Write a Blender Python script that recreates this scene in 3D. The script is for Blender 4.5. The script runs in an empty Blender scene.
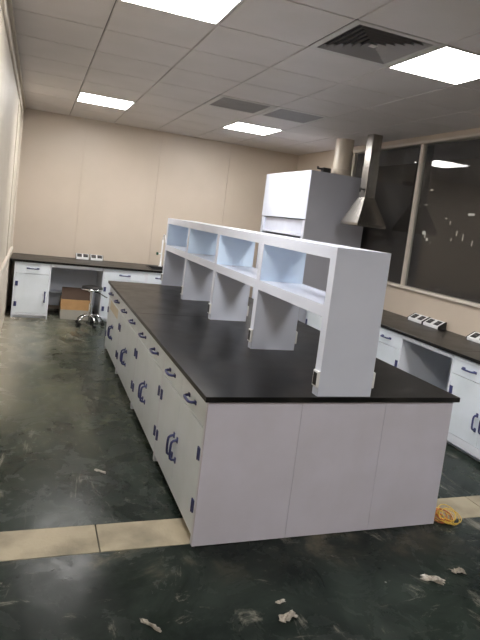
import bpy, bmesh, math, random
from mathutils import Vector, Matrix
random.seed(7)
S = bpy.context.scene
COL = S.collection

# ------------------------------------------------------------------ camera
cam_d = bpy.data.cameras.new('camera')
cam = bpy.data.objects.new('camera', cam_d); COL.objects.link(cam)
cam_d.sensor_fit = 'AUTO'; cam_d.sensor_width = 36.0
cam_d.lens = 558.987 * 36 / 640
cam_d.shift_x = (240 - 242.10) / 640
cam_d.shift_y = (274.86 - 320) / 640
cam_d.clip_start = 0.05; cam_d.clip_end = 300
fw = Vector((0.35362524, 0.93041174, -0.09634929))
rt = Vector((0.93195154, -0.34163204, 0.12146554))
up = Vector((-0.08009696, 0.13274615, 0.98790836))
M = Matrix((rt, up, -fw)).transposed().to_4x4()
M.translation = Vector((-0.86145, -2.50441, 1.64528))
cam.matrix_world = M
S.camera = cam

# ------------------------------------------------------------------ world, exposure
w = bpy.data.worlds.new('night'); S.world = w; w.use_nodes = True
w.node_tree.nodes['Background'].inputs[0].default_value = (0.010, 0.010, 0.011, 1)
w.node_tree.nodes['Background'].inputs[1].default_value = 1.0
S.view_settings.view_transform = 'Standard'; S.view_settings.look = 'None'
S.view_settings.gamma = 1.0; S.view_settings.use_curve_mapping = False
S.view_settings.exposure = 0.0
LIGHT_STRENGTH = 44.0
LIGHT_COLOR = (1.0, 0.972, 0.945)

# ------------------------------------------------------------------ dimensions (metres)
XL, XR = -1.13, 3.1785
YB, YF = 6.163, -5.2
H = 2.8386
ZT = 0.785
TX, TY, GX, GY = 0.626, 0.629, -0.5133, 1.021     # ceiling grid

# ------------------------------------------------------------------ materials
def mat(name, col, rough=0.5, metal=0.0, col2=None, scale=6.0, bump=0.0, bscale=60.0, detail=3.0,
        lo=0.35, hi=0.65, rough2=None, spec=0.5, stretch=None, coat=0.0):
    m = bpy.data.materials.new(name); m.use_nodes = True
    nt = m.node_tree; b = nt.nodes['Principled BSDF']
    b.inputs['Base Color'].default_value = (*col, 1)
    b.inputs['Roughness'].default_value = rough
    b.inputs['Metallic'].default_value = metal
    b.inputs['Specular IOR Level'].default_value = spec
    b.inputs['Coat Weight'].default_value = coat
    tc = nt.nodes.new('ShaderNodeTexCoord'); mp = nt.nodes.new('ShaderNodeMapping')
    nt.links.new(tc.outputs['Object'], mp.inputs[0])
    if stretch: mp.inputs['Scale'].default_value = stretch
    if col2 is None: col2 = tuple(c * 0.93 for c in col)
    n = nt.nodes.new('ShaderNodeTexNoise'); n.inputs['Scale'].default_value = scale; n.inputs['Detail'].default_value = detail
    r = nt.nodes.new('ShaderNodeValToRGB')
    r.color_ramp.elements[0].position = lo; r.color_ramp.elements[1].position = hi
    r.color_ramp.elements[0].color = (*col, 1); r.color_ramp.elements[1].color = (*col2, 1)
    nt.links.new(mp.outputs[0], n.inputs[0]); nt.links.new(n.outputs[0], r.inputs[0])
    nt.links.new(r.outputs[0], b.inputs['Base Color'])
    if rough2 is not None:
        mr = nt.nodes.new('ShaderNodeMapRange')
        mr.inputs[1].default_value = lo; mr.inputs[2].default_value = hi
        mr.inputs[3].default_value = rough; mr.inputs[4].default_value = rough2
        nt.links.new(n.outputs[0], mr.inputs[0]); nt.links.new(mr.outputs[0], b.inputs['Roughness'])
    if bump:
        n2 = nt.nodes.new('ShaderNodeTexNoise'); n2.inputs['Scale'].default_value = bscale
        bp = nt.nodes.new('ShaderNodeBump'); bp.inputs['Strength'].default_value = bump; bp.inputs['Distance'].default_value = 0.01
        nt.links.new(mp.outputs[0], n2.inputs[0]); nt.links.new(n2.outputs[0], bp.inputs['Height'])
        nt.links.new(bp.outputs[0], b.inputs['Normal'])
    return m

def emit(name, col, s):
    m = bpy.data.materials.new(name); m.use_nodes = True; nt = m.node_tree
    nt.nodes.clear(); o = nt.nodes.new('ShaderNodeOutputMaterial'); e = nt.nodes.new('ShaderNodeEmission')
    e.inputs[0].default_value = (*col, 1); e.inputs[1].default_value = s
    nt.links.new(e.outputs[0], o.inputs[0]); return m

WHITE = mat('white_steel', (0.78, 0.81, 0.88), 0.38, col2=(0.73, 0.76, 0.82), scale=3.0)
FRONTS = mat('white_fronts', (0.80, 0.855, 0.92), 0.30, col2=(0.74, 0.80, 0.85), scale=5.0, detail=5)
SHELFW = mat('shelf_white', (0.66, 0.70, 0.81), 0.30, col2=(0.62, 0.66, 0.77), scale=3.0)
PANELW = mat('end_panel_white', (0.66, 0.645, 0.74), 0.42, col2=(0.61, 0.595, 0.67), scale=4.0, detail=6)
BLACKTOP = mat('black_epoxy', (0.007, 0.007, 0.007), 0.30, col2=(0.028, 0.026, 0.024), scale=4.5, detail=9, lo=0.45, hi=0.85, rough2=0.42, bump=0.04, bscale=150, spec=0.18)
DIVM = mat('blue_white_divider', (0.68, 0.82, 0.98), 0.35, col2=(0.64, 0.78, 0.95), scale=3.0)
BLUE = mat('blue_plastic', (0.040, 0.048, 0.155), 0.4)
STEELDARK = mat('dark_steel', (0.10, 0.10, 0.11), 0.45, metal=0.6)
STEEL = mat('brushed_steel', (0.40, 0.38, 0.355), 0.27, metal=1.0, col2=(0.33, 0.31, 0.29), scale=30, stretch=(1, 1, 0.05))
CHROME = mat('chrome', (0.75, 0.75, 0.76), 0.14, metal=1.0)
BLACK = mat('black_plastic', (0.015, 0.015, 0.016), 0.45)
SOCKW = mat('socket_white', (0.78, 0.79, 0.80), 0.4)
WALLM = mat('beige_sandwich_panel', (0.60, 0.515, 0.425), 0.42, col2=(0.57, 0.49, 0.40), scale=2.0)
TRIMM = mat('pale_trim', (0.68, 0.62, 0.54), 0.35)
TILEM = mat('ceiling_tile', (0.66, 0.62, 0.60), 0.55, col2=(0.62, 0.585, 0.56), scale=2.5)
PLENUM = mat('plenum_dark', (0.05, 0.048, 0.045), 0.9)
TEE = mat('ceiling_tee', (0.60, 0.58, 0.55), 0.4)
GRILLE = mat('grille_grey', (0.30, 0.29, 0.29), 0.5)
HOODSIDE = mat('hood_grey', (0.50, 0.51, 0.57), 0.30, col2=(0.47, 0.48, 0.54), scale=2.5)
PVC = mat('beige_pvc', (0.60, 0.53, 0.44), 0.3)
CARD = mat('tan_card', (0.55, 0.33, 0.15), 0.8, col2=(0.48, 0.28, 0.12), scale=10)
CARDSHADE = mat('shaded_card', (0.060, 0.035, 0.022), 0.85)  # lid card darkened, its shade put into the colour
CARDPALE = mat('pale_card', (0.42, 0.40, 0.35), 0.8)
NOTE = mat('note_paper', (0.70, 0.63, 0.52), 0.8)
CONC = mat('bare_concrete', (0.36, 0.31, 0.22), 0.75, col2=(0.16, 0.14, 0.10), scale=4, detail=12, lo=0.45, hi=0.72, bump=0.2)
YEL = mat('yellow_cable', (0.70, 0.47, 0.07), 0.4)
ORA = mat('orange_cable', (0.45, 0.12, 0.03), 0.4)
PLAST = mat('crumpled_film', (0.48, 0.44, 0.38), 0.35, col2=(0.22, 0.20, 0.17), scale=40)
GREEN = mat('green_knob', (0.02, 0.10, 0.05), 0.4)
NIGHT = mat('night_ground', (0.03, 0.03, 0.03), 0.9)
FACADE = mat('night_facade', (0.05, 0.05, 0.05), 0.9)
DIFFUSER = emit('led_panel', LIGHT_COLOR, LIGHT_STRENGTH)
GLINT = emit('glint_patch', (1.0, 0.93, 0.8), 0.55)  # glow standing in for the glints in the window glass

def glass_mat():
    m = bpy.data.materials.new('window_glass'); m.use_nodes = True; nt = m.node_tree
    nt.nodes.clear(); o = nt.nodes.new('ShaderNodeOutputMaterial')
    t = nt.nodes.new('ShaderNodeBsdfTransparent'); t.inputs[0].default_value = (0.80, 0.82, 0.82, 1)
    g = nt.nodes.new('ShaderNodeBsdfGlossy'); g.inputs['Roughness'].default_value = 0.03
    f = nt.nodes.new('ShaderNodeFresnel'); f.inputs[0].default_value = 1.5
    mx = nt.nodes.new('ShaderNodeMixShader')
    ge = nt.nodes.new('ShaderNodeNewGeometry'); iv = nt.nodes.new('ShaderNodeMath'); iv.operation = 'SUBTRACT'; iv.inputs[0].default_value = 1.0
    mu = nt.nodes.new('ShaderNodeMath'); mu.operation = 'MULTIPLY'
    nt.links.new(ge.outputs['Backfacing'], iv.inputs[1]); nt.links.new(iv.outputs[0], mu.inputs[0]); nt.links.new(f.outputs[0], mu.inputs[1])
    nt.links.new(mu.outputs[0], mx.inputs[0]); nt.links.new(t.outputs[0], mx.inputs[1]); nt.links.new(g.outputs[0], mx.inputs[2])
    d = nt.nodes.new('ShaderNodeBsdfDiffuse'); d.inputs[0].default_value = (0.4, 0.36, 0.32, 1)   # grime film on the pane
    m2 = nt.nodes.new('ShaderNodeMixShader'); m2.inputs[0].default_value = 0.07
    nt.links.new(mx.outputs[0], m2.inputs[1]); nt.links.new(d.outputs[0], m2.inputs[2])
    nt.links.new(m2.outputs[0], o.inputs[0]); return m
GLASS = glass_mat()

def floor_mat():
    m = bpy.data.materials.new('green_epoxy_floor'); m.use_nodes = True
    nt = m.node_tree; N = nt.nodes; L = nt.links; b = N['Principled BSDF']
    tc = N.new('ShaderNodeTexCoord'); sx = N.new('ShaderNodeSeparateXYZ'); L.new(tc.outputs['Object'], sx.inputs[0])
    def noise(scale, detail=6, rough=0.6, dist=0.0, stretch=(1, 1, 1), rot=0):
        mp = N.new('ShaderNodeMapping'); mp.inputs['Scale'].default_value = stretch; mp.inputs['Rotation'].default_value[2] = rot
        L.new(tc.outputs['Object'], mp.inputs[0])
        n = N.new('ShaderNodeTexNoise'); n.inputs['Scale'].default_value = scale; n.inputs['Detail'].default_value = detail
        n.inputs['Roughness'].default_value = rough; n.inputs['Distortion'].default_value = dist
        L.new(mp.outputs[0], n.inputs[0]); return n.outputs[0]
    def rng(src, a, b_, c=0., d=1.):
        r = N.new('ShaderNodeMapRange'); r.interpolation_type = 'SMOOTHSTEP'
        for i, v in enumerate((a, b_, c, d)): r.inputs[i + 1].default_value = v
        L.new(src, r.inputs[0]); return r.outputs[0]
    def mth(op, a, b_):
        x = N.new('ShaderNodeMath'); x.operation = op
        for i, v in enumerate((a, b_)):
            if isinstance(v, (int, float)): x.inputs[i].default_value = v
            else: L.new(v, x.inputs[i])
        return x.outputs[0]
    def mix(f, a, b_):
        x = N.new('ShaderNodeMix'); x.data_type = 'RGBA'
        if isinstance(f, (int, float)): x.inputs[0].default_value = f
        else: L.new(f, x.inputs[0])
        for i, v in ((6, a), (7, b_)):
            if isinstance(v, tuple): x.inputs[i].default_value = (*v, 1)
            else: L.new(v, x.inputs[i])
        return x.outputs[2]
    X, Y = sx.outputs[0], sx.outputs[1]
    c = mix(rng(noise(2.4, 10, 0.7, 0.8), 0.35, 0.68), (0.007, 0.011, 0.009), (0.024, 0.033, 0.027))
    edge = rng(mth('ADD', X, mth('MULTIPLY', noise(1.2, 4), 0.25)), -0.20, -0.26)
    # grimy film between the strip and the back benches
    far = mth('MULTIPLY', mth('MULTIPLY', rng(Y, 0.3, 2.6), mth('ADD', mth('MULTIPLY', edge, 0.75), 0.25)), rng(noise(1.3, 8, 0.65, 0.6), 0.30, 0.62))
    c = mix(mth('MULTIPLY', far, 0.85), c, (0.095, 0.105, 0.070))
    stn = mth('MULTIPLY', rng(noise(5.5, 12, 0.78, 1.8), 0.50, 0.66), rng(Y, 0.4, 2.0))
    c = mix(mth('MULTIPLY', stn, 0.40), c, (0.15, 0.15, 0.085))
    dk = mth('MULTIPLY', mth('MULTIPLY', rng(X, -0.62, -0.56), rng(X, 0.02, -0.05)), mth('MULTIPLY', rng(Y, 3.02, 3.08), rng(Y, 4.45, 4.35)))
    c = mix(mth('MULTIPLY', dk, 0.75), c, (0.020, 0.030, 0.022))
    # pale dust and painted-in reflection along the left wall, before the back bench
    lw = mth('MULTIPLY', rng(X, 0.15, -1.05), rng(Y, 2.4, 4.4))
    dn = rng(noise(2.6, 10, 0.7, 1.2, (1, 0.6, 1), 0.5), 0.38, 0.68)
    d1 = mth('MULTIPLY', lw, mth('ADD', mth('MULTIPLY', dn, 1.0), 0.10))
    c = mix(d1, c, (0.30, 0.28, 0.22))
    lw2 = mth('MULTIPLY', rng(X, -0.75, -1.10), rng(Y, 1.2, 2.6))
    c = mix(mth('MULTIPLY', lw2, 0.8), c, (0.36, 0.33, 0.26))
    # thin white scuffs and scratches
    s1 = rng(noise(3.0, 12, 0.75, 2.5, (1, 0.25, 1), 0.9), 0.57, 0.66)
    s2 = rng(noise(9.0, 10, 0.8, 1.5, (0.35, 1, 1), 0.3), 0.59, 0.68)
    c = mix(mth('MULTIPLY', mth('MAXIMUM', s1, s2), 0.50), c, (0.30, 0.29, 0.24))
    v = N.new('ShaderNodeTexVoronoi'); v.inputs['Scale'].default_value = 5.0; L.new(tc.outputs['Object'], v.inputs[0])
    c = mix(mth('MULTIPLY', rng(v.outputs[0], 0.035, 0.015), 0.6), c, (0.5, 0.5, 0.45))
    # sandy dust swept next to the bare strip
    near = mth('MULTIPLY', rng(mth('ABSOLUTE', mth('SUBTRACT', Y, -0.05), 0), 0.30, 0.05), rng(noise(2.2, 8, 0.7, 0.8), 0.5, 0.72))
    c = mix(mth('MULTIPLY', near, 0.35), c, (0.28, 0.24, 0.17))
    L.new(c, b.inputs['Base Color'])
    L.new(rng(noise(3.5, 9, 0.7, 0.5), 0.3, 0.7, 0.16, 0.34), b.inputs['Roughness'])
    b.inputs['Specular IOR Level'].default_value = 0.12
    bp = N.new('ShaderNodeBump'); bp.inputs['Strength'].default_value = 0.07; bp.inputs['Distance'].default_value = 0.01
    L.new(noise(14, 8), bp.inputs['Height']); L.new(bp.outputs[0], b.inputs['Normal'])
    return m
FLOORM = floor_mat()

# ------------------------------------------------------------------ helpers
def link(name, bm, material, parent=None, bevel=0.0, smooth=False):
    if bevel > 0:
        bmesh.ops.bevel(bm, geom=[e for e in bm.edges], offset=bevel, segments=1, affect='EDGES', clamp_overlap=True)
    me = bpy.data.meshes.new(name); bm.to_mesh(me); bm.free()
    mats = material if isinstance(material, (list, tuple)) else [material]
    for m in mats: me.materials.append(m)
    if smooth:
        for p in me.polygons: p.use_smooth = True
    o = bpy.data.objects.new(name, me); COL.objects.link(o)
    if parent: o.parent = parent
    return o
def box(bm, x0, x1, y0, y1, z0, z1):
    v = [bm.verts.new(p) for p in ((x0,y0,z0),(x1,y0,z0),(x1,y1,z0),(x0,y1,z0),(x0,y0,z1),(x1,y0,z1),(x1,y1,z1),(x0,y1,z1))]
    for f in ((3,2,1,0),(4,5,6,7),(0,1,5,4),(1,2,6,5),(2,3,7,6),(3,0,4,7)): bm.faces.new([v[i] for i in f])
def boxes(name, bs, material, parent=None, bevel=0.0):
    bm = bmesh.new()
    for b in bs: box(bm, *b)
    return link(name, bm, material, parent, bevel)
def tube(bm, pts, r, n=8, closed=False, cap=True):
    pts = [Vector(p) for p in pts]; rings = []; N = len(pts)
    prev = None
    for i, p in enumerate(pts):
        if closed: t = (pts[(i+1) % N] - pts[i-1]).normalized()
        else: t = ((pts[min(i+1, N-1)] - p) + (p - pts[max(i-1, 0)])).normalized()
        if prev is None:
            a = Vector((0,0,1)) if abs(t.z) < 0.9 else Vector((1,0,0)); u = t.cross(a).normalized()
        else: u = (prev - t * prev.dot(t)).normalized()
        prev = u; v = t.cross(u); rr = r[i] if isinstance(r, (list, tuple)) else r
        rings.append([bm.verts.new(p + (u*math.cos(k*2*math.pi/n) + v*math.sin(k*2*math.pi/n))*rr) for k in range(n)])
    for i in range(N if closed else N-1):
        A, B = rings[i], rings[(i+1) % N]
        for k in range(n): bm.faces.new((A[k], A[(k+1)%n], B[(k+1)%n], B[k]))
    if cap and not closed: bm.faces.new(rings[0][::-1]); bm.faces.new(rings[-1])
def lathe(bm, prof, n=24, c=(0,0)):
    rings = [[bm.verts.new((c[0]+r*math.cos(k*2*math.pi/n), c[1]+r*math.sin(k*2*math.pi/n), z)) for k in range(n)] for r, z in prof]
    for A, B in zip(rings, rings[1:]):
        for k in range(n): bm.faces.new((A[k], A[(k+1)%n], B[(k+1)%n], B[k]))
    bm.faces.new(rings[0][::-1]); bm.faces.new(rings[-1])
def prism(bm, prof, x0, x1):      # profile in (y, z), extruded along x
    a = [bm.verts.new((x0, y, z)) for y, z in prof]; b = [bm.verts.new((x1, y, z)) for y, z in prof]
    bm.faces.new(a); bm.faces.new(b[::-1]); n = len(prof)
    for i in range(n): bm.faces.new((a[(i+1)%n], a[i], b[i], b[(i+1)%n]))
    bmesh.ops.recalc_face_normals(bm, faces=bm.faces)
def tag(o, label, cat, group=None, kind=None):
    if label: o['label'] = label
    if cat: o['category'] = cat
    if group: o['group'] = group
    if kind: o['kind'] = kind
    return o
def empty(name, loc, rz=0.0):
    o = bpy.data.objects.new(name, None); COL.objects.link(o); o.location = loc; o.rotation_euler = (0, 0, rz)
    o.empty_display_size = 0.1; return o
def struct(o): o['kind'] = 'structure'; return o
def kids(o): return [c for c in bpy.data.objects if c.parent == o]
def copy_tree(o, parent=None, name=None):
    c = o.copy(); COL.objects.link(c)
    if name: c.name = name
    if parent: c.parent = parent
    for k in kids(o): copy_tree(k, c)
    return c

# ------------------------------------------------------------------ room shell
STRIP0, STRIP1 = 0.029, 0.272
fl = struct(boxes('floor', [(XL-.1, XR+.1, YF-.1, STRIP0, -.1, 0), (XL-.1, XR+.1, STRIP1, YB+.1, -.1, 0), (XL-.1, XR+.1, STRIP0, STRIP1, -.1, -.012)], FLOORM))
xs = [XL, -0.444, 0.76, 1.97, XR]
for a, b in zip(xs, xs[1:]):
    boxes('concrete_strip', [(a+.003, b-.003, STRIP0+.003, STRIP1-.003, -.012, 0.0015)], CONC, fl, .001)

ceil = struct(boxes('ceiling', [(XL-.1, XR+.1, YF-.1, YB+.1, H+.06, H+.12)], PLENUM))
LIGHTS = [(0, -1), (3, -1), (0, 5), (3, 5), (0, -7), (3, -7)]
DIFF = [(2, -1), (1, -7)]
GRIL = [(2, 3), (3, 3)]
skip = set(LIGHTS + DIFF + GRIL)
def tile_mesh(x0, x1, y0, y1):
    bm = bmesh.new(); g = .0022; c = .005
    x0 += g; x1 -= g; y0 += g; y1 -= g
    v = [bm.verts.new(p) for p in ((x0,y0,H+.012),(x1,y0,H+.012),(x1,y1,H+.012),(x0,y1,H+.012),
         (x0+c,y0+c,H),(x1-c,y0+c,H),(x1-c,y1-c,H),(x0+c,y1-c,H))]
    bm.faces.new((v[4],v[7],v[6],v[5])); bm.faces.new((v[0],v[1],v[2],v[3]))
    for i in range(4): j = (i+1) % 4; bm.faces.new((v[i], v[4+i], v[4+j], v[j]))
    return bm
for c in range(-1, 6):
    for r in range(-10, 9):
        if (c, r) in skip: continue
        x0 = max(GX + c*TX, XL); x1 = min(x0 + TX if c > -1 else GX, XR)
        y0 = max(GY + r*TY, YF); y1 = min(GY + (r+1)*TY, YB)
        if x1-x0 < .03 or y1-y0 < .03: continue
        link('ceiling_tile', tile_mesh(x0, x1, y0, y1), TILEM, ceil)
# grid tees above the joints
tb = []
for c in range(0, 6): x = GX + c*TX; tb.append((x-.012, x+.012, YF, YB, H+.013, H+.03))
for r in range(-9, 9): y = GY + r*TY; tb.append((XL, XR, y-.012, y+.012, H+.0135, H+.03))
boxes('ceiling_grid', tb, PLENUM, ceil)

# walls
struct(boxes('wall_back', [(XL-.1, XR+.1, YB+.012, YB+.1, 0, H+.1)], WALLM))
wb = bpy.data.objects['wall_back']
seams = [XL, -0.275, 0.85, 1.98, XR]
for a, b in zip(seams, seams[1:]):
    boxes('wall_panel', [(a+.0015, b-.0015, YB, YB+.012, 0, H+.02)], WALLM, wb, .0015)
struct(boxes('wall_front', [(XL-.1, XR+.1, YF-.1, YF, 0, H+.1)], WALLM))

WZ0, WZ1 = 1.125, 2.755            # right-hand glazing
wr = struct(boxes('wall_right', [(XR, XR+.1, YF, YB, 0, WZ0-.03), (XR, XR+.1, YF, YB, WZ1+.03, H+.1), (XR, XR+.1, 4.44, YB, WZ0-.03, WZ1+.03)], WALLM))
struct(boxes('trim_1', [(XR-.03, XR+.1, YF, 4.44, WZ0-.03, WZ0)], TRIMM, None, .003))
struct(boxes('trim_2', [(XR-.02, XR+.1, YF, 4.44, WZ1, WZ1+.03)], TRIMM, None, .003))
mull = [4.40, 2.915, 1.43, -0.055, -1.54, -3.025, -4.51]
for i, (a, b) in enumerate(zip(mull, mull[1:])):
    wn = struct(empty('window_%d' % (i+1), (XR+.03, (a+b)/2, WZ0)))
    hw = (a-b)/2
    bm = bmesh.new()
    for y0, y1 in ((-hw-.0005, -hw+.026), (hw-.026, hw+.0005)): box(bm, -.018, .03, y0, y1, 0.0, WZ1-WZ0)
    link('window_frame', bm, TRIMM, wn)
    bm = bmesh.new(); box(bm, .004, .012, -hw+.026, hw-.026, 0.0, WZ1-WZ0);
    link('window_pane', bm, GLASS, wn)

# left wall: glossy panels with raised pale trims
LWALL = mat('glossy_beige_panel', (0.62, 0.555, 0.47), 0.55, col2=(0.58, 0.52, 0.43), scale=2.0)
wl = struct(boxes('wall_left', [(XL-.1, XL-.012, YF, YB, 0, H+.1)], LWALL))
ys = [YF, -4.1, -2.9, -1.7, -.5, .7, 1.9, 3.1, 4.3, 5.50, YB]
for a, b in zip(ys, ys[1:]):
    boxes('wall_panel', [(XL-.012, XL, a+.0015, b-.0015, 0, H+.02)], LWALL, wl, .0012)
struct(boxes('trim_3', [(XL+.0002, XL+.030, YF, 5.52, .90, .93)], TRIMM, None, .004))
struct(boxes('trim_4', [(XL+.0002, XL+.022, 5.49, 5.52, .9305, 2.66)], TRIMM, None, .004))
struct(boxes('trim_5', [(XL+.0002, XL+.025, YF, YB, H-.03, H-.0005)], LWALL, None, .004))
struct(boxes('trim_6', [(XL+.0002, XL+.012, 4.28, 4.31, .9305, 2.66)], TRIMM, None, .003))
struct(boxes('trim_7', [(XL+.0002, XL+.022, YF, 5.52, 2.6605, 2.69)], TRIMM, None, .004))

# ------------------------------------------------------------------ ceiling lights and vents
LL = {(0,-1): 'square ceiling light panel at the top edge above the aisle, cut by the frame',
      (3,-1): 'large bright square ceiling light panel right of the square air diffuser',
      (0,5): 'ceiling light panel near the beige back wall, above the aisle',
      (3,5): 'ceiling light panel in front of the fume hood, beyond the two grey grilles',
      (0,-7): 'ceiling light panel behind the viewpoint on the aisle side', (3,-7): 'ceiling light panel behind the viewpoint on the window side'}
for k in LIGHTS:
    x, y = GX + k[0]*TX + TX/2, GY + k[1]*TY + TY/2
    e = empty('ceiling_light', (x, y, H)); tag(e, LL[k], 'ceiling light', 'square ceiling light panels')
    a, b = TX/2-.004, TY/2-.004
    boxes('light_frame', [(-a, a, -b, -b+.016, -.004, .01), (-a, a, b-.016, b, -.004, .01), (-a, -a+.016, -b+.016, b-.016, -.004, .01), (a-.016, a, -b+.016, b-.016, -.004, .01)], TEE, e)
    boxes('diffuser', [(-a+.016, a-.016, -b+.016, b-.016, 0.0, .01)], DIFFUSER, e)
def diffuser(x, y, label):
    e = empty('air_diffuser', (x, y, H)); tag(e, label, 'air vent'); e.scale = (1, TY/TX, 1)
    a = TX/2-.002
    def ring(bm, r0, z0, r1, z1, t=.0025):
        o = [[bm.verts.new((sx*r, sy*r, z)) for sx, sy in ((-1,-1),(1,-1),(1,1),(-1,1))] for r, z in ((r0,z0),(r1,z1),(r1,z1+t),(r0,z0+t))]
        for i in range(4):
            j = (i+1)%4
            for k in range(4): m_ = (k+1)%4; bm.faces.new((o[k][i], o[k][j], o[m_][j], o[m_][i]))
    bm = bmesh.new(); ring(bm, a, -.003, a-.045, -.001, .006); link('diffuser_frame', bm, TEE, e)
    for i in range(6):
        r = a - .050 - i*.040
        bm = bmesh.new(); ring(bm, r, -.002, r-.020, .024, .0015); link('vane', bm, GRILLE, e)
    boxes('centre_plate', [(-.022, .022, -.022, .022, -.002, .002)], TEE, e)
    boxes('throat', [(-a+.03, a-.03, -a+.03, a-.03, .038, .045)], BLACK, e)
diffuser(GX+2.5*TX, GY-.5*TY, 'square four-way louvred air diffuser left of the large bright light')
diffuser(GX+1.5*TX, GY-6.5*TY, 'square four-way louvred air diffuser behind the viewpoint')
for k, lab in zip(GRIL, ('flat grey return grille on the ceiling, left one of the pair', 'flat grey return grille on the ceiling, right one of the pair')):
    x, y = GX + k[0]*TX + TX/2, GY + k[1]*TY + TY/2
    e = empty('return_grille', (x, y, H)); tag(e, lab, 'air vent', 'grey return grilles')
    a, b = TX/2-.006, TY/2-.006
    boxes('grille_frame', [(-a, a, -b, -b+.05, -.004, .008), (-a, a, b-.05, b, -.004, .008), (-a, -a+.05, -b+.05, b-.05, -.004, .008), (a-.05, a, -b+.05, b-.05, -.004, .008)], TEE, e)
    bm = bmesh.new()
    for i in range(30):
        yy = -b+.055 + i*(2*b-.11)/29
        box(bm, -a+.05, a-.05, yy-.0055, yy+.0055, -.001, .004)
    o = link('louvres', bm, GRILLE, e); o['kind'] = 'stuff'
    boxes('backing', [(-a+.04, a-.04, -b+.04, b-.04, .012, .016)], BLACK, e)

# ------------------------------------------------------------------ cabinets
# local frame: front face on y=0 looking to -y, x from 0 to w, depth towards +y
def handle_mesh(length, vertical, proj=.034, y0=0.0):
    bm = bmesh.new(); h = length/2; pts = []
    for t in (-1, -.93, -.78, -.5, 0, .5, .78, .93, 1):
        d = {1:0.0, .93:.70, .78:1.0, .5:1.08, 0:1.1}[abs(t)]
        pts.append((t*h, y0 - d*proj, 0))
    rr = [.0085, .008, .0075, .0075, .0075, .0075, .0075, .008, .0085]
    tube(bm, pts, rr, 8)
    for s in (-1, 1): box(bm, s*h-.016, s*h+.016, y0-.006, y0, -.010, .010)
    if vertical: bmesh.ops.rotate(bm, verts=bm.verts, matrix=Matrix.Rotation(math.pi/2, 3, 'Y'))
    return bm
def add_handle(parent, x, z, vertical, length=.125, y=0.0):
    o = link('handle', handle_mesh(length, vertical), BLUE, parent, smooth=True); o.location = (x, y, z); return o
def add_hinge(parent, x, z, y=0.0):
    bm = bmesh.new(); box(bm, x-.017, x+.017, y-.006, y, z-.032, z+.032)
    tube(bm, [(x, y-.006, z-.032), (x, y-.006, z+.032)], .005, 8)
    return link('hinge', bm, BLUE, parent)

def fronts(root, w, cols, y=0.0, sgn=1, mat_=None, ztop=.75, zsplit=.603, zbot=.045, handles=True):
    """cols: list of (x0, x1, hinge side) ; sgn=-1 for fronts on the back side of the carcass"""
    m_ = mat_ or FRONTS
    def Y(a, b): return (y+a, y+b) if sgn > 0 else (y-b, y-a)
    def face(nm, x0, x1, z0, z1):
        o = boxes(nm, [(x0, x1, *Y(0, .018), z0, z1)], m_, root, .0018); return o
    for x0, x1, hs in cols:
        d = face('drawer', x0, x1, zsplit+.003, ztop)
        def place(h, x, z):
            if sgn > 0: h.location = (x, y, z)
            else: h.location = (x, y, z); h.rotation_euler = (0, 0, math.pi)
        h = link('handle', handle_mesh(.125, False), BLUE, d, smooth=True); place(h, (x0+x1)/2, .675)
        d = face('door', x0, x1, zbot, zsplit-.003)
        hx = x1-.036 if hs == 'l' else x0+.036
        h = link('handle', handle_mesh(.12, True), BLUE, d, smooth=True); place(h, hx, .30)
        ex = x0+.020 if hs == 'l' else x1-.020
        for z in (.465, .19):
            q = add_hinge(d, 0, 0)
            place(q, ex, z)

def carcass(root, w, depth, two_sided=False, top=True, zt=.757, open_front=False):
    t = .018; b = []
    b += [(0, t, 0.0, depth, 0, zt), (w-t, w, 0.0, depth, 0, zt)]
    y0 = .0185 if not open_front else 0.02
    y1 = depth-.0185 if two_sided else depth
    b += [(t, w-t, y0, y1, .040, .052)]
    if top: b += [(t, w-t, y0, y1, zt-.003, zt)]
    if not open_front: b += [(t, w-t, .0, .0185, .7525, zt-.003)]          # top rail
    if not two_sided: b += [(t, w-t, depth-.012, depth, .052, zt-.003)]
    else:
        b += [(t, w-t, depth/2-.006, depth/2+.006, .052, zt-.003), (t, w-t, depth-.0185, depth, .7525, zt-.003)]
    return boxes('carcass', b, WHITE, root)
def plinth(root, w, depth, two_sided=False, rail=None):
    if rail: boxes('bottom_rail', [(.0185, w-.0185, 0.0, .015, .040, rail)], WHITE, root, .001)
    boxes('plinth', [(.018, w-.018, .045, .057, 0, .040)], WHITE, root)
    if two_sided: boxes('plinth', [(.018, w-.018, depth-.057, depth-.045, 0, .040)], WHITE, root)

# --- island
IW, IL = 1.4895, 3.8984
UW = (IL-.02)/4
unit = empty('base_cabinet', (0, 0, 0))
carcass(unit, UW, IW, True); plinth(unit, UW, IW, True)
c2 = [(.0195, UW/2-.0015, 'l'), (UW/2+.0015, UW-.0195, 'r')]
fronts(unit, UW, c2, 0.0, 1)
fronts(unit, UW, c2, IW, -1)
ilab = ['white island base cabinet with blue handles, nearest the viewer beside the end panel',
        'white island base cabinet, second from the near end panel',
        'white island base cabinet, third from the near end panel',
        'white island base cabinet at the far end, tan paper stuck on its front']
for i in range(4):
    u = unit if i == 0 else copy_tree(unit, name='base_cabinet')
    u.location = (0, .02 + (i+1)*UW, 0); u.rotation_euler = (0, 0, -math.pi/2)
    tag(u, ilab[i], 'cabinet', 'island base cabinets')
ep = empty('end_panel', (IW/2, 0, 0)); tag(ep, 'broad pale grey-white end panel closing the near end of the island', 'panel')
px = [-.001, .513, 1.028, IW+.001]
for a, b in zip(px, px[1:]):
    boxes('panel', [(a+.0008-IW/2, b-.0008-IW/2, 0.0, .0185, 0.004, .757)], PANELW, ep, .0004)

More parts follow.
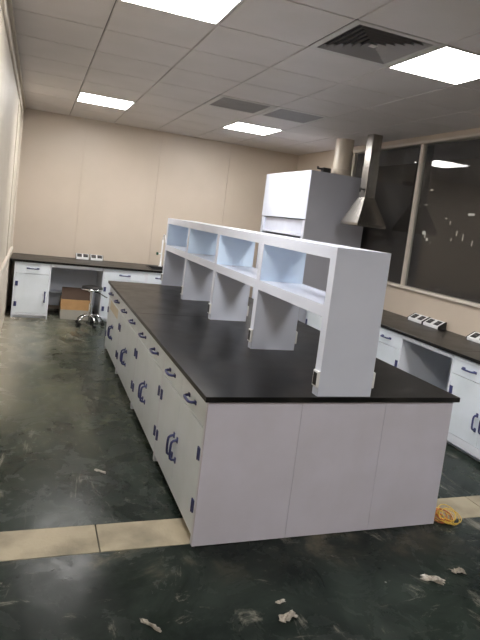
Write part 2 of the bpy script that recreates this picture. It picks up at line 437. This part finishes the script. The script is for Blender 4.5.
wt = empty('island_worktop', (IW/2, IL/2, ZT-.028)); tag(wt, 'long black worktop in two slabs covering the central island', 'worktop')
for a, b in ((-.025, 2.037), (2.040, IL+.025)):
    boxes('slab', [(-.025-IW/2, IW+.025-IW/2, a-IL/2, b-IL/2, .0003, .028)], BLACKTOP, wt, .002)

# --- reagent shelf on the island
SX0, SX1, SY0 = .583, .907, -.014
SLEN = 3.936
sh = empty('reagent_shelf', ((SX0+SX1)/2, SY0, ZT)); tag(sh, 'long white two-tier reagent shelf standing along the middle of the island worktop', 'shelf')
hw = (SX1-SX0)/2; TL = .06; step = (SLEN-TL)/4
def fascia_top():
    bm = bmesh.new()
    box(bm, -hw, hw, 0, SLEN, .720, .783-.0); return bm
legs_y = [i*step for i in range(5)]
ZM0, ZM1 = 1.197-ZT, 1.26-ZT
for i, y in enumerate(legs_y):
    # hollow-fronted upright: full-depth panel with thicker posts at its two edges
    if i in (0, 4):
        boxes('end_upright', [(-hw, hw, y, y+TL, 0.001, .783)], SHELFW, sh, 0)
    else:
        boxes('leg', [(-hw+.0005, hw-.0005, y, y+TL, 0.001, ZM0)], SHELFW, sh, 0)
        boxes('divider', [(-hw+.001, hw-.001, y+.001, y+TL-.001, ZM1, .720)], DIVM, sh, 0)
        for sx in (-1, 1): boxes('edge_post', [(min(sx*(hw-.002), sx*(hw+.0002)), max(sx*(hw-.002), sx*(hw+.0002)), y, y+TL, 0.001, .7195)], SHELFW, sh, 0)
A0, A1 = TL+.0003, SLEN-TL-.0003
for o_ in (1,):
    d_ = boxes('end_lining', [(-hw+.004, hw-.004, SLEN-TL-.0025, SLEN-TL-.0001, ZM1, .720)], DIVM, sh, 0)
boxes('lower_shelf', [(-hw, hw, A0, A1, ZM0+.0005, ZM0+.022), (-hw, -hw+.018, A0, A1, ZM0+.022, ZM1), (hw-.018, hw, A0, A1, ZM0+.022, ZM1), (-hw+.018, hw-.018, A0, A1, ZM1-.02, ZM1-.002)], SHELFW, sh, 0)
boxes('top_board', [(-hw, hw, A0, A1, .7205, .783)], SHELFW, sh, 0)
for i, y in enumerate(legs_y):
    for s in (-1, 1):
        bm = bmesh.new(); x0 = s*hw; x1 = s*(hw+.014)
        box(bm, min(x0, x1), max(x0, x1), y-.001, y+.052, .048, .135)
        so = link('power_socket', bm, SOCKW, sh, .002)
        bm = bmesh.new(); x2 = s*(hw+.0165); box(bm, min(x1, x2), max(x1, x2), y+.008, y+.044, .058, .125)
        link('socket_face', bm, BLACK, so, .001)

# --- counters along the walls
def counter_unit(w, depth, cols, label, loc, rz, group, top=True, zbot=.115):
    u = empty('base_cabinet', loc, rz); tag(u, label, 'cabinet', group)
    carcass(u, w, depth, top=top); plinth(u, w, depth, rail=zbot-.003); fronts(u, w, cols, zbot=zbot); return u
XC = 2.4913; RD = XR - XC - .004
def two(w): return [(.0195, w/2-.0015, 'l'), (w/2+.0015, w-.0195, 'r')]
def one(w, s): return [(.0195, w-.0195, s)]
R = -math.pi/2
G2 = 'base cabinets under the window bench'
counter_unit(.70, RD, two(.70), 'white base cabinet under the window bench, beside the fume hood', (XC, 3.845, 0), R, G2)
counter_unit(.80, RD, two(.80), 'white base cabinet under the window bench, glimpsed behind the reagent shelf', (XC, 3.143, 0), R, G2)
counter_unit(.50, RD, one(.50, 'r'), 'narrow white base cabinet under the window bench, left of the kneehole', (XC, 2.341, 0), R, G2)
counter_unit(.80, RD, two(.80), 'white base cabinet under the window bench, right of the kneehole, with blue handles', (XC, 1.155, 0), R, G2)
counter_unit(.80, RD, two(.80), 'white base cabinet under the window bench, outside the frame at right', (XC, .353, 0), R, G2)
counter_unit(.80, RD, two(.80), 'white base cabinet under the window bench, last one behind the viewpoint', (XC, -.449, 0), R, G2)
def kneehole(w, depth, loc, rz, label):
    k = empty('kneehole_frame', loc, rz); tag(k, label, 'frame')
    boxes('top_rail', [(0.001, w-.001, 0.0, .02, .715, .7565)], WHITE, k)
    boxes('back_panel', [(0.001, w-.001, depth-.09, depth-.078, .07, .7565)], WHITE, k)
    return k
kneehole(.684, RD, (XC, 1.840, 0), R, 'white open kneehole frame between two cabinets under the window bench')
w2 = empty('window_worktop', (XC, 0, ZT-.028)); tag(w2, 'black worktop of the bench running below the dark windows', 'worktop')
for a, b in ((-1.27, 1.15), (1.152, 3.852)):
    boxes('slab', [(-.02, XR-XC-.003, a, b, .0003, .028)], BLACKTOP, w2, .002)

YC = 5.368; BD = YB - YC - .004
G3 = 'base cabinets along the back wall'
counter_unit(.458, BD, one(.458, 'l'), 'white base cabinet in the far left corner, left of the stool', (-1.058, YC, 0), 0, G3, zbot=.075)
kk = kneehole(.68, BD, (-.598, YC, 0), 0, 'white open kneehole frame in the back bench, around the cartons')
boxes('shelf', [(.02, .34, BD-.30, BD-.092, .29, .305)], WHITE, kk)
counter_unit(.60, BD, one(.60, 'l'), 'white base cabinet of the back bench, directly right of the stool', (.084, YC, 0), 0, G3, zbot=.075)
counter_unit(.80, BD, two(.80), 'white sink cabinet of the back bench, hidden behind the island', (.686, YC, 0), 0, G3, top=False, zbot=.075)
counter_unit(.80, BD, two(.80), 'white base cabinet of the back bench, nearest the fume hood', (1.488, YC, 0), 0, G3, zbot=.075)
w3 = empty('back_worktop', (0, YC, ZT-.028)); tag(w3, 'black worktop of the low bench along the beige back wall', 'worktop')
SKX0, SKX1, SKY0, SKY1 = .78, 1.18, .12, .52
boxes('slab', [(-1.115, SKX0, -.02, BD, .0003, .028), (SKX1, 2.30, -.02, BD, .0003, .028), (SKX0, SKX1, -.02, SKY0, .0003, .028), (SKX0, SKX1, SKY1, BD, .0003, .028)], BLACKTOP, w3, 0)
sk = empty('lab_sink', ((SKX0+SKX1)/2, YC+.32, ZT)); tag(sk, 'black drop-in sink in the back bench worktop', 'sink')
a, b = .198, .198
boxes('basin', [(-a, a, -b, b, -.16, -.15), (-a, -a+.012, -b, b, -.15, .0), (a-.012, a, -b, b, -.15, .0), (-a+.012, a-.012, -b, -b+.012, -.15, 0), (-a+.012, a-.012, b-.012, b, -.15, 0)], BLACK, sk)
boxes('rim', [(-a-.02, a+.02, -b-.02, -b+.004, .0005, .008), (-a-.02, a+.02, b-.004, b+.02, .0005, .008), (-a-.02, -a+.004, -b+.004, b-.004, .0005, .008), (a-.004, a+.02, -b+.004, b-.004, .0005, .008)], BLACK, sk, .001)
fc = empty('lab_tap', (1.0, YC+.60, ZT)); tag(fc, 'white laboratory tap with a green knob rising behind the sink', 'tap')
bm = bmesh.new(); lathe(bm, [(.03, 0.0005), (.03, .012), (.014, .02), (.012, .24), (.012, .42)], 16); link('riser', bm, SOCKW, fc, smooth=True)
bm = bmesh.new(); tube(bm, [(0, 0, .40), (0, -.01, .46), (0, -.06, .50), (0, -.13, .49), (0, -.16, .43), (0, -.16, .38)], .009, 10); link('spout', bm, SOCKW, fc, smooth=True)
bm = bmesh.new(); tube(bm, [(0, 0, .20), (-.05, 0, .20)], .009, 10); a_ = link('valve_arm', bm, SOCKW, fc, smooth=True)
bm = bmesh.new(); tube(bm, [(-.05, 0, .20), (-.055, 0, .20), (-.075, 0, .20), (-.08, 0, .20)], [.014, .024, .024, .016], 10); k_ = link('knob', bm, GREEN, a_, smooth=True); k_['label'] = 'dark green valve knob'

# ------------------------------------------------------------------ bench-top socket boxes
def socket_box(w, loc, rz, label, n=2):
    e = empty('socket_box', loc, rz); tag(e, label, 'power socket', 'wedge-shaped bench sockets')
    bm = bmesh.new(); d, h = .10, .078
    prism(bm, [(0, 0.0005), (d, .0005), (d, h), (d-.015, h), (.0, .028)], -w/2+.006, w/2-.006); link('housing', bm, SOCKW, e, .002)
    for s in (-1, 1):
        bm = bmesh.new(); prism(bm, [(-.003, 0.0005), (d, .0005), (d, h+.003), (d-.015, h+.003), (-.003, .030)], s*w/2-(.006 if s > 0 else 0), s*w/2+(0 if s > 0 else .006))
        c_ = link('end_cap', bm, BLACK, e); c_['label'] = 'black end cap'
    ang = math.atan2(h-.028, d-.015)
    for i in range(n):
        x = (i-(n-1)/2)*w/(n+.15)
        bm = bmesh.new(); box(bm, -.034, .034, -.037, .037, 0, .004)
        p = link('socket_face', bm, BLACK, e, .001); p.location = (x, .0425, .0535); p.rotation_euler = (ang, 0, 0)
        bm = bmesh.new(); box(bm, -.020, .020, -.0015, .0015, .004, .005)
        q = link('socket_slot', bm, GRILLE, p)
    return e
socket_box(.19, (-.155, YB-.115, ZT), 0, 'wedge socket box on the back bench, left one of the pair')
socket_box(.19, (.050, YB-.115, ZT), 0, 'wedge socket box on the back bench, right one of the pair')
SXP = XR-.115
socket_box(.25, (SXP, 2.43, ZT), R, 'wedge socket box on the window bench, far one of the adjoining pair')
socket_box(.25, (SXP, 2.17, ZT), R, 'wedge socket box on the window bench, near one of the adjoining pair')
socket_box(.25, (SXP, 1.52, ZT), R, 'wedge socket box on the window bench, alone at the right edge')

# ------------------------------------------------------------------ fume hood
HX0, HX1, HY0, HY1, HZ = 2.316, 3.165, 3.862, 5.335, 2.372
fh = empty('fume_hood', (HX0, (HY0+HY1)/2, 0)); tag(fh, 'tall white and grey fume hood cabinet in the far right corner', 'fume hood')
def FB(nm, bs, m, p=fh, bev=0.0):
    cy = (HY0+HY1)/2
    return boxes(nm, [(a-HX0, b-HX0, c-cy, d-cy, e, f) for a, b, c, d, e, f in bs], m, p, bev)
FB('side_panel', [(HX0, HX1, HY0, HY0+.02, 0, HZ)], HOODSIDE, bev=.002)
FB('side_panel', [(HX0, HX1, HY1-.02, HY1, 0, HZ)], HOODSIDE, bev=.002)
FB('back_panel', [(HX1-.02, HX1, HY0+.021, HY1-.021, 0, HZ)], WHITE)
FB('top_panel', [(HX0+.02, HX1-.021, HY0+.021, HY1-.021, HZ-.02, HZ)], HOODSIDE)
FB('upper_fascia', [(HX0-.004, HX0+.018, HY0+.004, HY1-.004, 1.755, HZ)], SHELFW, bev=.003)
for y0, y1 in ((HY0+.004, HY0+.085), (HY1-.085, HY1-.004)):
    FB('sash_post', [(HX0, HX0+.06, y0, y1, .86, 1.745)], SHELFW, bev=.003)
sash = FB('sash', [(HX0+.03, HX0+.036, HY0+.087, HY1-.087, 1.56, 1.745)], mat('sash_glass', (0.62, 0.66, 0.78), 0.15))
sash['label'] = 'pale bluish sliding sash'
FB('sash_handle', [(HX0+.005, HX0+.03, HY0+.10, HY1-.10, 1.535, 1.559), ], SHELFW, sash)
FB('hood_worktop', [(HX0-.03, HX1-.022, HY0+.021, HY1-.021, .80, .84)], BLACKTOP, bev=.002)
FB('baffle', [(HX1-.12, HX1-.11, HY0+.03, HY1-.03, .90, 2.1)], WHITE)
FB('plinth', [(HX0+.05, HX0+.06, HY0+.021, HY1-.021, 0, .08)], WHITE)
FB('base_frame', [(HX0+.02, HX1-.03, HY0+.022, HY1-.022, .08, .10), (HX0, HX0+.02, HY0+.021, HY1-.021, .70, .795)], SHELFW)
nd = 3; span = (HY1-HY0-.044)/nd
for i in range(nd):
    y0 = HY0+.022+i*span
    d = FB('door', [(HX0, HX0+.018, y0+.002, y0+span-.002, .082, .697)], SHELFW, bev=.002)
    for z in (.55, .22):
        bm = bmesh.new(); cy = (HY0+HY1)/2; box(bm, -.006, 0, y0+.03-cy, y0+.064-cy, z-.03, z+.03); link('hinge', bm, BLUE, d)
    h = link('handle', handle_mesh(.12, True), BLUE, d, smooth=True); h.location = (0, y0+span-.06-(HY0+HY1)/2, .42); h.rotation_euler = (0, 0, R)

DX, DY = 2.815, 4.02
du = empty('exhaust_duct', (DX, DY, HZ)); tag(du, 'round beige exhaust duct rising from the fume hood to the ceiling', 'duct')
bm = bmesh.new(); lathe(bm, [(.118, .0005), (.118, H-HZ)], 32); link('pipe', bm, PVC, du, smooth=False)
bm = bmesh.new(); lathe(bm, [(.150, .0005), (.150, .012), (.123, .014), (.123, .075), (.1185, .078)], 32); link('collar', bm, PVC, du)
for p in du.children[0].data.polygons: p.use_smooth = len(p.vertices) == 4
va = empty('duct_damper_motor', (DX-.235, DY-.02, HZ)); tag(va, 'small black damper motor on top of the fume hood beside the duct', 'motor')
boxes('motor_body', [(-.055, .055, -.045, .045, .0005, .07)], BLACK, va, .008)
bm = bmesh.new(); tube(bm, [(-.055, 0, .05), (-.12, 0, .05), (-.12, 0, .075)], .014, 8); link('cable_gland', bm, BLACK, va)

# ------------------------------------------------------------------ steel canopy hood hanging from the ceiling
KX, KY = 2.835, 3.36
ca = empty('canopy_hood', (KX, KY, 1.75)); tag(ca, 'small brushed steel extraction canopy hanging from the ceiling beside the window', 'extractor hood')
bm = bmesh.new(); A, T = .195, .072; z0, z1, z2 = 0, .030, .34
rg = [[bm.verts.new((sx*r, sy*r, z)) for sx, sy in ((-1,-1),(1,-1),(1,1),(-1,1))] for r, z in ((A-.02, z0), (A, z0), (A, z1), (T, z2), (T, z2-.01), (A-.02, z1-.008))]
for i in range(6):
    P_, Q_ = rg[i], rg[(i+1)%6]
    for k in range(4): j = (k+1)%4; bm.faces.new((P_[k], P_[j], Q_[j], Q_[k]))
bmesh.ops.recalc_face_normals(bm, faces=bm.faces)
link('canopy', bm, STEEL, ca)
D = .068
boxes('duct_section', [(-D, D, -D, D, .335, .70)], STEEL, ca, .002)
boxes('duct_section', [(-D+.003, D-.003, -D+.003, D-.003, .70, H-1.75)], STEEL, ca, .002)
boxes('joint_flange', [(-D-.005, D+.005, -D-.005, D+.005, .693, .703)], STEEL, ca)
bm = bmesh.new(); tube(bm, [(-D, 0, .44), (-D-.03, 0, .44)], .010, 8); box(bm, -D-.036, -D-.028, -.012, .012, .405, .455); link('damper_handle', bm, BLACK, ca)

# ------------------------------------------------------------------ stool
st = empty('lab_stool', (-.07, 5.10, 0)); tag(st, 'round swivel stool with a black seat and chrome five-legged base', 'stool')
bm = bmesh.new(); lathe(bm, [(.09, .488), (.130, .492), (.138, .505), (.135, .525), (.10, .534), (.02, .536)], 28); link('seat', bm, BLACK, st, smooth=True)
bm = bmesh.new(); tube(bm, [(.139*math.cos(t*math.pi/14), .139*math.sin(t*math.pi/14), .496) for t in range(28)], .009, 8, closed=True); link('seat_rim', bm, CHROME, st, smooth=True)
bm = bmesh.new(); lathe(bm, [(.026, .12), (.026, .30), (.014, .302), (.014, .455), (.05, .46), (.05, .487)], 16); link('gas_column', bm, CHROME, st, smooth=False)
bm = bmesh.new(); tube(bm, [(.02, -.02, .465), (.09, -.04, .455), (.17, -.05, .41), (.20, -.05, .40)], .007, 8); link('lever', bm, BLACK, st)
for i in range(5):
    a = math.radians(-90+18+72*i); c, s = math.cos(a), math.sin(a)
    bm = bmesh.new(); tube(bm, [(c*r, s*r, z) for r, z in ((.015, .135), (.05, .142), (.10, .135), (.14, .115), (.168, .085), (.176, .06))], [.014,.014,.013,.012,.011,.011], 8)
    lg = link('leg', bm, CHROME, st, smooth=True)
    bm = bmesh.new(); n_ = Vector((-s, c, 0))
    for q in (-.011, .011):
        p = Vector((c*.176, s*.176, .026)) + n_*q
        tube(bm, [p-n_*.007, p+n_*.007], .0255, 12)
    tube(bm, [(c*.176, s*.176, .03), (c*.176, s*.176, .062)], .006, 6)
    link('castor', bm, BLACK, lg)

# ------------------------------------------------------------------ cartons in the kneehole
b1 = empty('carton', (-.245, 5.56, 0)); tag(b1, 'pale grey closed carton on the floor under the back bench, lower one', 'box')
boxes('box_body', [(-.19, .19, -.15, .15, .0005, .135)], CARDPALE, b1, .002)
boxes('lid_flap', [(-.19, .19, -.15, -.002, .1352, .138), (-.19, .19, .002, .15, .1352, .138)], CARDPALE, b1)
b2 = empty('carton', (-.24, 5.56, .138)); tag(b2, 'open tan cardboard carton with its shade-darkened lid raised, on the pale carton', 'box')
t = .004; a, b, h = .195, .15, .145
boxes('box_body', [(-a, a, -b, b, .0005, .005), (-a, a, -b, -b+t, .005, h), (-a, a, b-t, b, .005, h), (-a, -a+t, -b+t, b-t, .005, h), (a-t, a, -b+t, b-t, .005, h)], CARD, b2)
bm = bmesh.new(); prism(bm, [(-b, h), (-b+.10, h+.155), (-b+.104, h+.153), (-b+.004, h-.001)], -a, a-.01); o = link('raised_lid', bm, CARDSHADE, b2); o['label'] = 'inside of the raised lid, coloured dark for shade'

# ------------------------------------------------------------------ paper on the last island cabinet
pn = boxes('paper_note', [(-.0206, -.0186, 3.14, 3.72, .50, .595)], NOTE); 
pn.location.x = 0.0184; tag(pn, 'tan paper sheet taped to the farthest cabinet front of the island', 'paper')

# ------------------------------------------------------------------ cable coil
cc = empty('cable_coil', (1.595, .03, 0.0015)); tag(cc, 'loose coil of yellow and orange wire on the floor by the island corner', 'cable')
def coil(name, n, r, m, cx, cy, seed, tilt):
    rr = random.Random(seed); pts = []
    K = 22
    for i in range(n*K+1):
        a = i*2*math.pi/K; f = i/K
        R0 = r*(1 + .12*math.sin(f*2.1+seed))
        x = cx + R0*math.cos(a) + .02*math.sin(f*1.7+seed); y = cy + R0*math.sin(a)*.9 + .015*math.cos(f*2.3)
        z = .006 + .004*f + (R0*math.sin(a)+r)*tilt*(0.6+.4*math.sin(f*1.3+seed))
        pts.append((x, y, max(z, .005)))
    bm = bmesh.new(); tube(bm, pts, .0028, 6); return link(name, bm, m, cc, smooth=True)
coil('yellow_wire', 5, .060, YEL, .006, -.01, 1, .45)
coil('yellow_wire', 3, .046, YEL, -.022, .012, 4, .35)
coil('orange_wire', 5, .048, ORA, -.026, 0.0, 2, .4)

# ------------------------------------------------------------------ scraps on the floor
def scrap(x, y, sx, sy, rz, label, seed, hgt=.03):
    rr = random.Random(seed); bm = bmesh.new(); nx, ny = 8, 6
    g = [[None]*(ny+1) for _ in range(nx+1)]
    for i in range(nx+1):
        for j in range(ny+1):
            u, v = i/nx*2-1, j/ny*2-1
            edge = 1 - .28*rr.random()*(abs(u) > .7 or abs(v) > .7) - .35*abs(u)*abs(v)*rr.random()
            z = .0035 + hgt*rr.random()*(1-.6*max(abs(u), abs(v)))
            g[i][j] = bm.verts.new((u*sx/2*edge + rr.uniform(-.004, .004), v*sy/2*edge*(.6+.4*abs(u)) + rr.uniform(-.004, .004), z))
    for i in range(nx):
        for j in range(ny): bm.faces.new((g[i][j], g[i+1][j], g[i+1][j+1], g[i][j+1]))
    r = bmesh.ops.extrude_face_region(bm, geom=bm.faces[:]); vs = [q for q in r['geom'] if isinstance(q, bmesh.types.BMVert)]
    bmesh.ops.translate(bm, verts=vs, vec=(0, 0, -.003)); bmesh.ops.recalc_face_normals(bm, faces=bm.faces)
    o = link('plastic_scrap', bm, PLAST); o.location = (x, y, 0); o.rotation_euler = (0, 0, rz)
    tag(o, label, 'litter', 'crumpled plastic scraps on the floor')
scrap(1.115, -.455, .13, .065, -.5, 'crumpled clear plastic scrap on the floor, left of the two near the cable coil', 3)
scrap(1.30, -.425, .085, .055, -.1, 'small crumpled plastic scrap on the floor, right of the two near the cable coil', 5)
scrap(.275, -.555, .10, .06, .3, 'crumpled pale plastic scrap on the floor below the middle of the end panel', 8)
scrap(.285, -.46, .05, .025, .2, 'tiny pale plastic scrap just behind the crumpled scrap below the end panel', 11, .012)
scrap(-.30, -.49, .13, .028, -.9, 'thin twisted strip of pale film on the floor at the bottom edge', 14, .015)
scrap(-.36, .86, .10, .035, -.7, 'torn scrap of white film lying in the aisle beyond the concrete strip', 17, .004)
scrap(-.985, 5.27, .12, .06, .1, 'crumpled white film on the floor in front of the corner cabinet', 19, .03)

# ------------------------------------------------------------------ night outside the windows
struct(boxes('ground', [(XR+.3, 90, -40, 70, -12.2, -12)], NIGHT))
bd = empty('added_building', (46, 52, -12)); tag(bd, 'added dark building far outside the window with glowing patches for glints', 'building')  # building added only to carry the glints in the panes
boxes('wall', [(0, 8, -14, 22, 0, 24)], FACADE, bd)
for y, z, w_, h_ in ((57.19, 2.9, .9, .75), (56.43, 2.1, .55, .6), (56.9, 2.6, .25, 1.1), (56.9, 8.4, .7, .25), (49.3, 5.5, 1.6, .45), (59.2, 6.3, 1.6, .10), (57.6, 6.5, .9, .12),
                     (52.6, 4.4, .10, .8), (51.2, 3.2, .10, 1.0), (50.1, 2.8, .12, 1.3), (48.5, 2.2, .10, 1.0), (53.4, 4.9, .5, .15), (52.0, 2.4, .1, .6), (55.7, 1.7, .2, .2), (47.6, 4.8, .12, .7)):
    w_ *= .6; h_ *= .6
    boxes('glint_patch', [(-.05, .02, y-52-w_/2, y-52+w_/2, z+12-h_/2, z+12+h_/2)], GLINT, bd)  # glowing patches for the glints and a light's reflection in the glass
